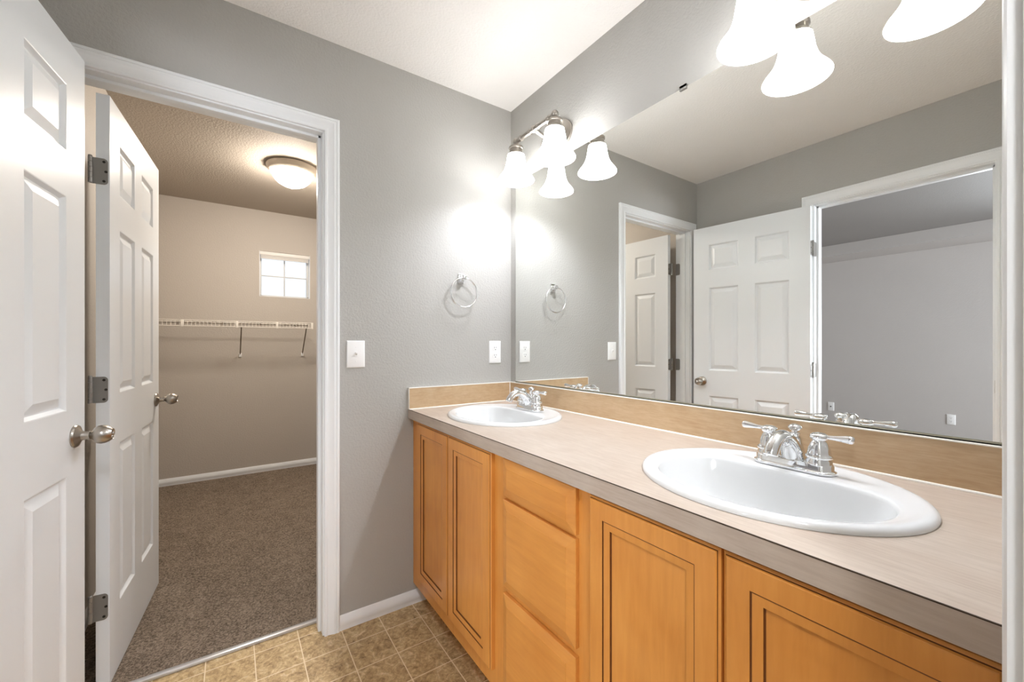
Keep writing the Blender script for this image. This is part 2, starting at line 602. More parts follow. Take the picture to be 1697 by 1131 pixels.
st = boxes((XL - .034, XL - .006, EY0 - .0005, EY0 + .0015, .96, 1.02), bev=.0005)
sp = obj('strike_plate', st, 'nickel')
tag(sp, 'small metal strike plate on the right jamb of the bedroom doorway, seen in the mirror', 'strike plate')
hb = boxes((XL - .024, XL - .015, EY0 + .0012, EY0 + .0022, .97, 1.01))
obj('latch_hole', hb, 'slot', sp)

# ------------------------------------------------------------ doors (local: x along the leaf, y through it, z up)
def door_leaf(W, Hd, T=0.035):
    bm = bmesh.new()
    st, mid = 0.108, 0.098
    pw = (W - 2 * st - mid) / 2
    us = [0, st, st + pw, st + pw + mid, W - st, W]
    vs = [0, .235, .815, .995, 1.592, 1.717, 1.902, Hd]
    for side in (0, 1):
        fn = (lambda u, v, d: (u, d, v)) if side == 0 else (lambda u, v, d: (u, T - d, v))
        for i in range(5):
            for k in range(7):
                r = (us[i], us[i + 1], vs[k], vs[k + 1])
                if i in (1, 3) and k in (1, 3, 5):
                    nested(bm, [ins(r, 0, 0), ins(r, .003, .0008), ins(r, .007, .0066), ins(r, .011, .0108), ins(r, .015, .0112), ins(r, .038, .0022), ins(r, .040, .0014)], fn)
                else:
                    bm.faces.new([bm.verts.new(fn(u, v, 0)) for u, v in ((r[0], r[2]), (r[1], r[2]), (r[1], r[3]), (r[0], r[3]))])
    for a, b in (((0, 0), (W, 0)), ((W, 0), (W, Hd)), ((W, Hd), (0, Hd)), ((0, Hd), (0, 0))):
        bm.faces.new([bm.verts.new(p) for p in ((a[0], 0, a[1]), (b[0], 0, b[1]), (b[0], T, b[1]), (a[0], T, a[1]))])
    return bm

def knob(parent, x, z, y, s):
    """s = -1 stands out of the y = 0 face, +1 out of the back"""
    bm = bmesh.new()
    lathe(bm, [(0, 0), (.0325, 0), (.0325, .003), (.030, .007), (.021, .011), (.0135, .016), (.0115, .026), (.0115, .030), (.0135, .0305), (.0135, .0335), (.0115, .034),
               (.013, .037), (.020, .042), (.0255, .050), (.0272, .058), (.0255, .067), (.021, .076), (.015, .0825), (.0142, .081), (.0135, .0785), (0, .0785)], 40, (x, y, z), (0, s, 0), cap=False)
    k = obj('door_knob', bm, 'nickel', parent)
    tag(k, 'round brushed nickel knob')
    b2 = bmesh.new()
    lathe(b2, [(0, .0785), (.006, .0785), (.006, .083), (.004, .0845), (0, .0845)], 16, (x, y, z), (0, s, 0), cap=False)
    obj('lock_button', b2, 'chrome', k)
    return k

def rounded_leaf(bm, fn, w, h, r=0.012, th=0.0022, seg=6):
    """rounded on the far side only: u 0..w, v -h/2..h/2"""
    pts = [(0, -h / 2), ]
    for i in range(seg + 1):
        a = -PI / 2 + (PI / 2) * i / seg
        pts.append((w - r + r * math.cos(a), -h / 2 + r + r * math.sin(a)))
    for i in range(seg + 1):
        a = (PI / 2) * i / seg
        pts.append((w - r + r * math.cos(a), h / 2 - r + r * math.sin(a)))
    pts.append((0, h / 2))
    f0 = [bm.verts.new(fn(u, v, 0)) for u, v in pts]
    f1 = [bm.verts.new(fn(u, v, th)) for u, v in pts]
    bm.faces.new(f0)
    bm.faces.new(f1)
    n = len(pts)
    for i in range(n):
        j = (i + 1) % n
        bm.faces.new((f0[i], f0[j], f1[j], f1[i]))

def hinge(parent, z, T, pin, jamb):
    """pin = local xy of the barrel, jamb = local (x0,y0,dx,dy,nx,ny) of the jamb leaf"""
    bm = bmesh.new()
    hh = .089
    rounded_leaf(bm, lambda u, v, d: (-d, pin[1] - u, z + v), pin[1] - .004, hh)
    if jamb:
        x0, y0, dx, dy, nx, ny = jamb
        rounded_leaf(bm, lambda u, v, d: (x0 + dx * u + nx * d, y0 + dy * u + ny * d, z + v), .038, hh)
    k = 5
    for i in range(k):
        a = z - hh / 2 + hh * i / k
        lathe(bm, [(0, 0), (.0058, 0.0004), (.0062, .001), (.0062, hh / k - .001), (.0058, hh / k - .0004), (0, hh / k)], 16, (pin[0], pin[1], a), cap=False)
    lathe(bm, [(0, 0), (.005, 0), (.0062, .002), (.004, .005), (0, .006)], 12, (pin[0], pin[1], z + hh / 2), cap=False)
    h = obj('hinge', bm, 'hinge', parent)
    for u, dv in ((.012, .033), (.007, 0), (.012, -.033)):
        b = bmesh.new()
        lathe(b, [(0, 0), (.0042, 0), (.0042, .0009), (.002, .0006), (0, .0004)], 14, (-.0022, u + .002, z + dv), (-1, 0, 0), cap=False)
        obj('screw', b, 'screw', h)

W1, HD = 0.715, 2.03
d1 = struct('door_1', door_leaf(W1, HD), 'door', smooth=14)
d1.location = (-1.685, -.785, .010)
d1.rotation_euler = (0, 0, math.atan2(.710, .085))
tag(d1, 'white six-panel door folded back along the left wall, nearest the camera', 'door')
knob(d1, W1 - .062, .917, 0, -1)
knob(d1, W1 - .062, .917, .035, 1)
for z in (.275, 1.022, 1.775):
    hinge(d1, z, .035, (-.004, .045), None)

    bm = bmesh.new()
    rounded_leaf(bm, lambda u, v, d: (XL + .017 - u, EY1 - .0003 - d, z + .010 + v), .044, .089)
    jl = obj('jamb_leaf', bm, 'hinge', d1)
    jl.matrix_parent_inverse = (Matrix.Translation(d1.location) @ Matrix.Rotation(d1.rotation_euler.z, 4, 'Z')).inverted()

W2 = 0.70
d2 = struct('door_2', door_leaf(W2, HD), 'door', smooth=14)
d2.location = (-1.582, .130, .018)
d2.rotation_euler = (0, 0, math.atan2(.684, .049))
tag(d2, 'white six-panel door standing open inside the closet', 'door')
knob(d2, W2 - .062, .910, 0, -1)
knob(d2, W2 - .062, .910, .035, 1)
for z in (.275, 1.018, 1.764):
    hinge(d2, z, .035, (-.006, .047), None)
    # leaf on the jamb, screwed beside the barrel
    bm = bmesh.new()
    rounded_leaf(bm, lambda u, v, d: (CX0 + d, .118 - u, z + .018 + v), .034, .089)
    jl = obj('jamb_leaf', bm, 'hinge', d2)
    jl.matrix_parent_inverse = (Matrix.Translation(d2.location) @ Matrix.Rotation(d2.rotation_euler.z, 4, 'Z')).inverted()

# ------------------------------------------------------------ closet window and blind
wy = FAR + .075
win = struct('window_1', boxes((WX0, WX1, wy, wy + .05, WZ0, WZ0 + .022), (WX0, WX1, wy, wy + .05, WZ1 - .022, WZ1), (WX0, WX0 + .022, wy, wy + .05, WZ0, WZ1), (WX1 - .022, WX1, wy, wy + .05, WZ0, WZ1), bev=.003), 'vinyl')
mx_ = (WX0 + WX1) / 2
mz_ = (WZ0 + WZ1) / 2
obj('pane', boxes((WX0 + .01, WX1 - .01, wy + .024, wy + .028, WZ0 + .01, WZ1 - .01)), 'glass', win, 0)
obj('muntin', boxes((mx_ - .006, mx_ + .006, wy + .016, wy + .024, WZ0 + .015, WZ1 - .015), (WX0 + .015, WX1 - .015, wy + .0165, wy + .0235, mz_ - .012, mz_ + .000), bev=.001), 'vinyl', win)
struct('trim_9', boxes((WX0, WX1, FAR - .001, wy, WZ0 - .0, WZ0 + .004), (WX1 - .004, WX1, FAR - .001, wy, WZ0 + .004, WZ1), (WX0, WX0 + .004, FAR - .001, wy, WZ0 + .004, WZ1)), 'trim', smooth=0)
bl = thing('window_blind', 'white blind drawn fully up under the head of the small closet window', 'blind', (mx_, FAR + .03, WZ1))
wchild('head_rail', boxes((WX0 + .005, WX1 - .005, FAR + .004, FAR + .045, WZ1 - .034, WZ1 - .001), bev=.003), 'blind', bl)
bm = bmesh.new()
for k in range(7):
    box(bm, WX0 + .012, WX1 - .012, FAR + .010, FAR + .040, WZ1 - .0375 - k * .0032, WZ1 - .0355 - k * .0032)
wchild('slats', bm, 'blind', bl, 0)
wchild('bottom_rail', boxes((WX0 + .012, WX1 - .012, FAR + .012, FAR + .038, WZ1 - .067, WZ1 - .058), bev=.002), 'blind', bl)
# unseen bedroom windows, added to fill the cabinet fronts and bedroom wall
w2 = struct('fill_window_2', boxes((BX - .10, BX - .05, VY0, VY1, VZ0, VZ0 + .05), (BX - .10, BX - .05, VY0, VY1, VZ1 - .05, VZ1), (BX - .10, BX - .05, VY0, VY0 + .05, VZ0, VZ1), (BX - .10, BX - .05, VY1 - .05, VY1, VZ0, VZ1), (BX - .10, BX - .05, -1.88, -1.82, VZ0, VZ1)), 'vinyl')
obj('pane', boxes((BX - .078, BX - .072, VY0 + .02, VY1 - .02, VZ0 + .02, VZ1 - .02)), 'glass', w2, 0)
w4 = struct('fill_window_4', boxes((VX0, VX1, -5.08, -5.03, VZ0, VZ0 + .05), (VX0, VX1, -5.08, -5.03, VZ1 - .05, VZ1), (VX0, VX0 + .05, -5.08, -5.03, VZ0, VZ1), (VX1 - .05, VX1, -5.08, -5.03, VZ0, VZ1), (-3.83, -3.77, -5.08, -5.03, VZ0, VZ1)), 'vinyl')  # added window, out of view, for the side fill
obj('pane', boxes((VX0 + .02, VX1 - .02, -5.058, -5.052, VZ0 + .02, VZ1 - .02)), 'glass', w4, 0)
w3 = struct('fill_window_3', boxes((RX0, RX1, -3.38, -3.33, RZ0, RZ0 + .04), (RX0, RX1, -3.38, -3.33, RZ1 - .04, RZ1), (RX0, RX0 + .04, -3.38, -3.33, RZ0, RZ1), (RX1 - .04, RX1, -3.38, -3.33, RZ0, RZ1), (-.97, -.93, -3.38, -3.33, RZ0, RZ1)), 'vinyl')  # added rear window, unseen, lets fill light forward
obj('pane', boxes((RX0 + .02, RX1 - .02, -3.358, -3.352, RZ0 + .02, RZ1 - .02)), 'glass', w3, 0)

# ------------------------------------------------------------ vanity cabinets
FX = -.545            # face frame front
def front(loops_fn, y0, y1, z0, z1):
    bm = bmesh.new()
    r = (y0, y1, z0, z1)
    lp, glaze = loops_fn(r)
    nested(bm, lp, lambda u, v, d: (FX - d, u, v), back=True)
    bm.faces.ensure_lookup_table()
    for g in glaze:                       # stain collected in the routed lines
        for k in range(4):
            bm.faces[4 * g + k].material_index = 1
    return bm
def fronted(o):
    o.data.materials.append(M['glaze'])
    return o
def door_loops(r):
    return ([ins(r, 0, .0004), ins(r, 0, .012), ins(r, .002, .0135), ins(r, .004, .0145), ins(r, .0050, .0160), ins(r, .0066, .0185), ins(r, .008, .019), ins(r, .044, .019), ins(r, .0444, .0170), ins(r, .0466, .0170), ins(r, .0475, .0172),
             ins(r, .0625, .0152), ins(r, .0634, .0112), ins(r, .0646, .0108)], (3, 7, 8, 11, 12))
def drawer_loops(r):
    return ([ins(r, 0, .0004), ins(r, 0, .0105), ins(r, .0015, .012), ins(r, .026, .0178), ins(r, .0270, .0178), ins(r, .0278, .019)], ())

def cabinet(label, y0, y1, stiles, rails):
    """y0 > y1 (towards the camera)"""
    t_ = thing('vanity_cabinet', label, 'cabinet', (-.28, (y0 + y1) / 2, 0), 0, 'units of the maple vanity')
    wchild('carcass', boxes((-.526, -.004, y1 + .001, y1 + .015, .1, .853), (-.526, -.004, y0 - .015, y0 - .001, .1, .853), (-.526, -.004, y1 + .015, y0 - .015, .1, .115), (-.02, -.004, y1 + .015, y0 - .015, .115, .853)), 'wood_v', t_, 0)
    bs = [(FX, FX + .0185, b, a, .095, .853) for a, b in stiles]
    for z0, z1 in rails:
        for (a, b), (c, d) in zip(stiles, stiles[1:]):
            bs.append((FX + .0002, FX + .0185, c, b, z0, z1))
    wchild('face_frame', boxes(*bs), 'wood_v', t_, 0)
    wchild('toe_kick', boxes((-.478, -.462, y1 + .001, y0 - .001, 0, .099)), 'wood_h', t_, 0)
    return t_
c1 = cabinet('maple two-door vanity cabinet under the sink by the closet wall', -.0015, -.744, [(-.0015, -.10), (-.39, -.415), (-.70, -.744)], [(.095, .17), (.83, .853)])
for a, b in ((-.0905, -.4005), (-.4035, -.7095)):
    fronted(wchild('cabinet_door', front(door_loops, b, a, .158, .8465), 'wood_v', c1, 14))
c2 = cabinet('maple vanity cabinet of three stacked drawers between the two sink cabinets', -.744, -1.115, [(-.744, -.785), (-1.08, -1.115)], [(.095, .17), (.415, .47), (.705, .75), (.83, .853)])
for a, b in ((.733, .8465), (.459, .722), (.158, .438)):
    fronted(wchild('drawer_front', front(drawer_loops, -1.092, -.775, a, b), 'wood_h', c2, 12))
c3 = cabinet('maple two-door vanity cabinet under the nearer sink, beside the white door casing', -1.115, -1.775, [(-1.115, -1.15), (-1.435, -1.46), (-1.74, -1.775)], [(.095, .17), (.83, .853)])
for a, b in ((-1.140, -1.4455), (-1.4505, -1.755)):
    fronted(wchild('cabinet_door', front(door_loops, b, a, .158, .8465), 'wood_v', c3, 14))

# ------------------------------------------------------------ countertop
ZT, ZB = .895, .8545
SA, SB = .225, .262           # sink half axes
SX, SY = -.295, (-.380, -1.397)
def counter():
    bm = bmesh.new()
    X0, X1 = -.570, -.0002
    segs = [(-.0005, -.80, SY[0]), (-.80, -1.7755, SY[1])]
    for ya, yb, cyy in segs:
        N = 64
        angs = sorted([2 * PI * i / N for i in range(N)] + [math.atan2(y - cyy, x - SX) % (2 * PI) for x in (X0, X1) for y in (ya, yb)])
        inn, out, low = [], [], []
        for a in angs:
            ca, sa = math.cos(a), math.sin(a)
            re = 1 / math.hypot(ca / (SA - .012), sa / (SB - .012))
            rx = ((X1 - SX) if ca > 0 else (X0 - SX)) / ca if abs(ca) > 1e-9 else 1e9
            ry = ((ya - cyy) if sa > 0 else (yb - cyy)) / sa if abs(sa) > 1e-9 else 1e9
            ro = min(rx, ry)
            inn.append(bm.verts.new((SX + ca * re, cyy + sa * re, ZT)))
            low.append(bm.verts.new((SX + ca * re, cyy + sa * re, ZB)))
            out.append(bm.verts.new((SX + ca * ro, cyy + sa * ro, ZT)))
        n = len(angs)
        for i in range(n):
            j = (i + 1) % n
            bm.faces.new((inn[i], inn[j], out[j], out[i]))
            bm.faces.new((inn[i], low[i], low[j], inn[j]))
    y0, y1 = -.0005, -1.7755
    q = lambda *p: bm.faces.new([bm.verts.new(c_) for c_ in p])
    q((X0, y0, ZB), (X0, y1, ZB), (X0, y1, ZT - .0), (X0, y0, ZT - .0))
    q((X0, y0, ZB), (X0, y1, ZB), (X0 + .022, y1, ZB), (X0 + .022, y0, ZB))
    q((X0, y0, ZB), (X1, y0, ZB), (X1, y0, ZT), (X0, y0, ZT))
    q((X0, y1, ZB), (X1, y1, ZB), (X1, y1, ZT), (X0, y1, ZT))
    return bm
ct = thing('countertop', 'beige laminate vanity countertop with backsplash along the mirror wall', 'countertop', (-.28, -.88, ZB))
wchild('worktop', counter(), 'laminate', ct, 0)
wchild('edge_seam', boxes((-.5708, -.5685, -1.7755, -.0005, ZT - .0012, ZT + .0003)), 'dark', ct, 0)
ZS = .991
wchild('backsplash', boxes((-.018, -.0005, -1.7755, -.0005, ZT, ZS)), 'splash', ct, 0)
wchild('side_splash', boxes((-.570, -.018, -.018, -.0005, ZT, ZS)), 'splash', ct, 0)
wchild('splash_cap', boxes((-.0195, -.0005, -1.7755, -.019, ZS, ZS + .0025), (-.571, -.0005, -.0195, -.0005, ZS, ZS + .0025), (-.5715, -.570, -.0195, -.0005, ZT, ZS + .0025)), 'caulk', ct, 0)
bm = bmesh.new()
tube(bm, [(-.0195, -1.7755, ZT + .001), (-.0195, -.019, ZT + .001)], .0036, 8)
tube(bm, [(-.57, -.0195, ZT + .001), (-.019, -.0195, ZT + .001)], .0036, 8)
tube(bm, [(-.0192, -.0192, ZT), (-.0192, -.0192, ZS + .001)], .0028, 8)
wchild('caulk_bead', bm, 'caulk', ct)

# ------------------------------------------------------------ sinks
def make_sink(label):
    t_ = thing('bathroom_sink', label, 'sink', (0, 0, 0), 0, 'drop-in sinks')
    bm = bmesh.new()
    N = 96
    ocx, ax, by, xr, p = -.024, .166, .214, .104, 9
    def ell(th, k):
        c_, s_ = math.cos(th), math.sin(th)
        r = 1 / math.hypot(c_ / SA, s_ / SB) * k
        return Vector((c_ * r, s_ * r))
    def opn(th, k):
        c_, s_ = math.cos(th), math.sin(th)
        re = 1 / math.hypot(c_ / ax, s_ / by)
        r = re
        if c_ > 1e-6:
            r = (re ** -p + (xr / c_) ** -p) ** (-1 / p)
        return Vector((ocx * (1 if k > .3 else 1) + c_ * r * k, s_ * r * k))
    rings = []
    def ring(f, z):
        rings.append([bm.verts.new((*f(2 * PI * i / N), z)) for i in range(N)])
    ring(lambda a: ell(a, 1.0), 0.0004)
    ring(lambda a: ell(a, 1.002), .004)
    ring(lambda a: ell(a, .995), .0085)
    ring(lambda a: ell(a, .98), .0118)
    ring(lambda a: ell(a, .955), .0132)
    ring(lambda a: ell(a, .93), .0125)
    ring(lambda a: ell(a, .905).lerp(opn(a, 1.05), .2), .0108)
    ring(lambda a: ell(a, .90).lerp(opn(a, 1.05), .75), .0098)
    ring(lambda a: opn(a, 1.028), .0093)
    ring(lambda a: opn(a, 1.009), .0074)
    ring(lambda a: opn(a, 1.0), .0015)
    ring(lambda a: opn(a, .985), -.008)
    ring(lambda a: opn(a, .955), -.030)
    ring(lambda a: opn(a, .90), -.065)
    ring(lambda a: opn(a, .82), -.098)
    ring(lambda a: opn(a, .68), -.122)
    ring(lambda a: opn(a, .45), -.135)
    ring(lambda a: opn(a, .20), -.141)
    ring(lambda a: opn(a, .11), -.144)
    for a, b in zip(rings, rings[1:]):
        for i in range(N):
            j = (i + 1) % N
            bm.faces.new((a[i], a[j], b[j], b[i]))
    bm.faces.new(rings[-1])
    bs = obj('basin', bm, 'porcelain', t_, 60)
    b = bmesh.new()
    lathe(b, [(.0, -.1405), (.012, -.1405), (.014, -.142), (.022, -.1415), (.023, -.1445), (0, -.1445)], 24, (ocx, 0, 0), cap=False)
    obj('drain', b, 'chrome', t_)
    return t_
s1 = make_sink('white oval drop-in sink near the closet wall, under the left lamps')
s1.location = (SX, SY[0], ZT)
s2 = copy_tree(s1)
s2.location = (SX, SY[1], ZT)
s2['label'] = 'white oval drop-in sink nearest the camera, beside the white door casing'

# ------------------------------------------------------------ faucets (local: -x towards the bowl, z up)
def stadium(bm, levels, half, w, seg=12):
    """levels: (scale_offset, z); half = half distance between end centres; w = half width"""
    rings = []
    for off, z in levels:
        r = w + off
        pts = []
        for i in range(seg + 1):
            a = PI * i / seg
            pts.append((r * math.cos(a), half + r * math.sin(a)))
        for i in range(seg + 1):
            a = PI + PI * i / seg
            pts.append((r * math.cos(a), -half + r * math.sin(a)))
        rings.append([bm.verts.new((x, y, z)) for x, y in pts])
    n = len(rings[0])
    for a, b in zip(rings, rings[1:]):
        for i in range(n):
            j = (i + 1) % n
            bm.faces.new((a[i], a[j], b[j], b[i]))
    bm.faces.new(rings[0])
    bm.faces.new(rings[-1])

def make_faucet(label):
    t_ = thing('faucet', label, 'faucet', (0, 0, 0), 0, 'chrome sink faucets')
    bm = bmesh.new()
    stadium(bm, [(.001, 0), (.002, .002), (.0015, .005), (-.002, .007), (-.003, .009), (-.0035, .018), (-.006, .0215), (-.010, .0225)], .0545, .0270)
    obj('base_plate', bm, 'chrome', t_, 40)
    for s in (1, -1):
        b = bmesh.new()
        lathe(b, [(.0, .018), (.0245, .018), (.0242, .027), (.0215, .031), (.0215, .0325), (.0250, .0335), (.0258, .036), (.0250, .0385), (.0228, .040), (.0222, .044), (.0200, .055), (.0155, .066),
                  (.0130, .071), (.0130, .0725), (.0165, .0745), (.0178, .079), (.0165, .0835), (.0110, .087), (.006, .0882), (0, .0885)], 32, (0, .051 * s, 0), cap=False)
        h = obj('handle', b, 'chrome', t_, 50)
        b = bmesh.new()
        pr_ = smoothpath([(.010, .0802, .0050), (.020, .0805, .0046), (.032, .081, .0054), (.046, .0816, .0074), (.056, .0818, .0086), (.061, .0818, .0072), (.0635, .0818, .0030)], 5)
        tube(b, [(0, s * (.051 + q[0]), q[1]) for q in pr_], [q[2] for q in pr_], 16)
        obj('lever', b, 'chrome', h, 60)
    b = bmesh.new()
    pp = smoothpath([(.004, .018, .024), (-.004, .034, .0225), (-.018, .054, .0195), (-.036, .0695, .0172), (-.058, .077, .0155), (-.080, .0745, .0145), (-.098, .063, .0140), (-.108, .050, .0142), (-.111, .044, .0140)], 5)
    tube(b, [(q[0], 0, q[1]) for q in pp], [q[2] for q in pp], 24, flat=1.0)
    sp_ = obj('spout', b, 'chrome', t_, 60)
    b = bmesh.new()
    lathe(b, [(.0, .018), (.021, .018), (.0205, .030), (.0165, .048), (.0115, .066), (.0095, .074), (.0105, .0755), (.0105, .078), (.0070, .0795), (.0070, .083), (.0115, .0855), (.0140, .0895), (.0125, .094), (.0085, .097), (.004, .0985), (0, .099)], 28, (.010, 0, 0), cap=False)
    obj('lift_knob', b, 'chrome', t_, 50)
    return t_
f1 = make_faucet('chrome two-lever faucet on the far sink by the closet wall')
f1.location = (-.160, SY[0], ZT + .0112)
f2 = copy_tree(f1)
f2.location = (-.160, SY[1] - .002, ZT + .0112)
f2['label'] = 'chrome two-lever faucet on the sink nearest the camera'

# ------------------------------------------------------------ mirror
MY0, MY1, MZ0, MZ1 = -1.7755, -.054, .9965, 2.038
mir = thing('wall_mirror', 'large frameless mirror above the vanity backsplash', 'mirror', (0, -.9, MZ0))
wchild('mirror_glass', boxes((-.0065, -.0012, MY0, MY1, MZ0, MZ1)), 'mirror', mir, 0)
wchild('bottom_channel', boxes((-.0085, -.0005, MY0, MY1, ZS + .0026, MZ0 - .0003), (-.0085, -.007, MY0, MY1, ZS + .0026, MZ0 + .0035)), 'mirror_back', mir, 0)
for y in (-.345, -1.02):
    wchild('mirror_clip', boxes((-.0105, -.0005, y - .012, y + .012, MZ1, MZ1 + .008), (-.0105, -.007, y - .012, y + .012, MZ1 - .007, MZ1 + .008)), 'hinge', mir, 0)

# ------------------------------------------------------------ vanity lights
def make_vanity_light(label):
    t_ = thing('vanity_light', label, 'wall lamp', (0, 0, 0), 0, 'two-lamp vanity lights above the mirror')
    bx, bz, hy, rimz = -.131, .021, .140, -.160       # bar x, bar z relative to plate centre, half spacing, shade rim
    b = bmesh.new()
    lathe(b, [(0, 0), (.102, 0), (.104, .003), (.103, .008), (.096, .012), (.092, .0125), (.088, .016), (.075, .021), (.045, .025), (.02, .027), (0, .027)], 48, (-.0005, 0, .016), (-1, 0, 0), cap=False, sx=1.04, sy=.72)
    obj('back_plate', b, 'nickel', t_, 40)
    b = bmesh.new()
    tube(b, smoothpath([(-.022, 0, 0), (-.06, 0, .000), (-.10, 0, .010), (bx, 0, bz)], 6), .0095, 14)
    lathe(b, [(.018, 0), (.016, .008), (.011, .014), (.009, .02)], 20, (-.024, 0, 0), (-1, 0, 0))
    obj('arm', b, 'nickel', t_)
    b = bmesh.new()
    tube(b, [(bx, -hy + .012, bz), (bx, hy - .012, bz)], .0105, 18)
    for y in (-.03, .03, -.10, .10, 0):
        r = .0165 if y == 0 else .0135
        lathe(b, [(.0105, -.008), (r, -.004), (r, .004), (.0105, .008)], 18, (bx, y, bz), (0, 1, 0))
    obj('bar', b, 'nickel', t_)
    for s in (1, -1):
        y = hy * s
        b = bmesh.new()
        sphere(b, (bx, y, bz + .001), .0165)
        lathe(b, [(0, -.012), (.009, -.012), (.009, -.018), (.020, -.0205), (.030, -.023), (.034, -.027), (.034, -.034), (.030, -.037), (.030, -.050), (.034, -.054), (.0395, -.060), (.0405, -.064), (.036, -.064), (0, -.060)], 32, (bx, y, bz), cap=False)
        obj('socket_cap', b, 'nickel', t_, 40)
        b = bmesh.new()
        prof = smoothpath([(.030, .123), (.0385, .118), (.0425, .100), (.0465, .075), (.053, .052), (.062, .034), (.0735, .018), (.0815, .008), (.0852, .001)], 4)
        lathe(b, prof + [(.0862, -.0005), (.0858, -.0022), (.0838, -.0015), (.0835, .001)], 48, (bx, y, rimz), cap=False)
        sh = obj('glass_shade', b, 'shade', t_, 180)
        b = bmesh.new()
        sphere(b, (bx, y, rimz + .055), .027, 20, 12, 1.15)
        bu = obj('light_bulb', b, 'bulb', t_, 180)
    return t_
v1 = make_vanity_light('brushed nickel two-lamp vanity light in the corner by the closet wall')
v1.location = (0, -.375, 2.125)
v2 = copy_tree(v1)
v2.location = (0, -1.440, 2.125)
v2['label'] = 'two-lamp vanity light above the near sink, cut by the top of the photo'

# ------------------------------------------------------------ towel ring
tr_ = thing('towel_ring', 'chrome towel ring on the grey wall left of the mirror', 'towel ring', (-.300, 0, 1.52))
b = bmesh.new()
box(b, -.316, -.286, -.007, -.0005, 1.492, 1.540, bev=.002)
box(b, -.310, -.291, -.020, -.006, 1.498, 1.530, bev=.004)
box(b, -.309, -.290, -.046, -.018, 1.506, 1.528, bev=.004)
wchild('mount', b, 'chrome', tr_)
b = bmesh.new()
R = .0715
tube(b, [(-.300 + R * math.sin(2 * PI * i / 64), -.034, 1.445 + R * math.cos(2 * PI * i / 64)) for i in range(64)], .0040, 12, closed=True)
wchild('ring', b, 'chrome', tr_, 60)

# ------------------------------------------------------------ switch and outlets
def plate_bm(fn, w, h):
    b = bmesh.new()
    r = (-w / 2, w / 2, -h / 2, h / 2)
    nested(b, [ins(r, 0, .0003), ins(r, 0, .003), ins(r, .002, .005), ins(r, .004, .0058)], fn, back=True)
    return b
def fbox(fn, u0, u1, v0, v1, d0, d1, b=None):
    b = b or bmesh.new()
    nested(b, [(u0, u1, v0, v1, d0), (u0, u1, v0, v1, d1)], fn, back=True)
    return b
def outlet(label, fn, loc):
    t_ = thing('wall_outlet', label, 'outlet', loc)
    wchild('cover_plate', plate_bm(fn, .0705, .115), 'plastic', t_)
    for s in (1, -1):
        b = bmesh.new()
        c_ = .0195 * s
        pts = []
        for i in range(28):
            a = 2 * PI * i / 28
            pts.append((max(-.0145, min(.0145, .0175 * math.cos(a))), c_ + max(-.0135, min(.0135, .0165 * math.sin(a)))))
        f0 = [b.verts.new(fn(u, v, .0056)) for u, v in pts]
        f1 = [b.verts.new(fn(u, v, .0072)) for u, v in pts]
        b.faces.new(f0); b.faces.new(f1)
        for i in range(28):
            j = (i + 1) % 28
            b.faces.new((f0[i], f0[j], f1[j], f1[i]))
        rc = wchild('receptacle', b, 'plastic', t_, 0)
        b = bmesh.new()
        fbox(fn, -.0068, -.0048, c_ + .000, c_ + .008, .0071, .0074, b)
        fbox(fn, .0050, .0066, c_ + .001, c_ + .008, .0071, .0074, b)
        fbox(fn, -.0024, .0024, c_ - .0085, c_ - .0042, .0071, .0074, b)
        sl = wchild('slots', b, 'slot', t_, 0)
        sl.parent = rc
        sl.matrix_parent_inverse = Matrix.Identity(4)
    return t_
outlet('white duplex outlet on the end wall beside the mirror, above the side splash', lambda u, v, d: (-.1025 + u, -d, 1.152 + v), (-.1025, 0, 1.152))
sw = thing('light_switch', 'white light switch on the grey wall beside the closet door casing', 'light switch', (-.800, 0, 1.150))
fn = lambda u, v, d: (-.800 + u, -d, 1.150 + v)
wchild('cover_plate', plate_bm(fn, .0735, .115), 'plastic', sw)
b = bmesh.new()
nested(b, [(-.0052, .0052, -.012, .012, .0055), (-.0048, .0048, -.010, .010, .0068)], fn, back=True)
r0 = [b.verts.new(fn(u, v, .0066)) for u, v in ((-.004, -.004), (.004, -.004), (.004, .006), (-.004, .006))]
r1 = [b.verts.new(fn(u, v, .0160)) for u, v in ((-.0034, .004), (.0034, .004), (.0034, .0105), (-.0034, .0105))]
for i in range(4):
    b.faces.new((r0[i], r0[(i + 1) % 4], r1[(i + 1) % 4], r1[i]))
b.faces.new(r1)
wchild('toggle', b, 'plastic', sw)
for v_ in (.0302, -.0302):
    b = bmesh.new()
    lathe(b, [(0, .0056), (.003, .0056), (.0028, .0064), (0, .0068)], 12, (-.800, 0, 1.150 + v_), (0, -1, 0), cap=False)
    wchild('plate_screw', b, 'plastic', sw)
bo = outlet('white duplex outlet low on the bedroom wall, seen in the mirror', lambda u, v, d: (BX + d, -.802 - u, .342 + v), (BX, -.802, .342))
cp = thing('cable_plate', 'white cable jack plate low on the bedroom wall, seen in the mirror beside the faucet', 'cable plate', (BX, .324, .353))
fnc = lambda u, v, d: (BX + d, .324 - u, .353 + v)
wchild('cover_plate', plate_bm(fnc, .0705, .115), 'plastic', cp)
b = bmesh.new()
lathe(b, [(0, .005), (.008, .005), (.008, .009), (.005, .009), (.005, .016), (0, .016)], 14, (BX, .324, .353), (1, 0, 0), cap=False)
wchild('cable_jack', b, 'slot', cp)

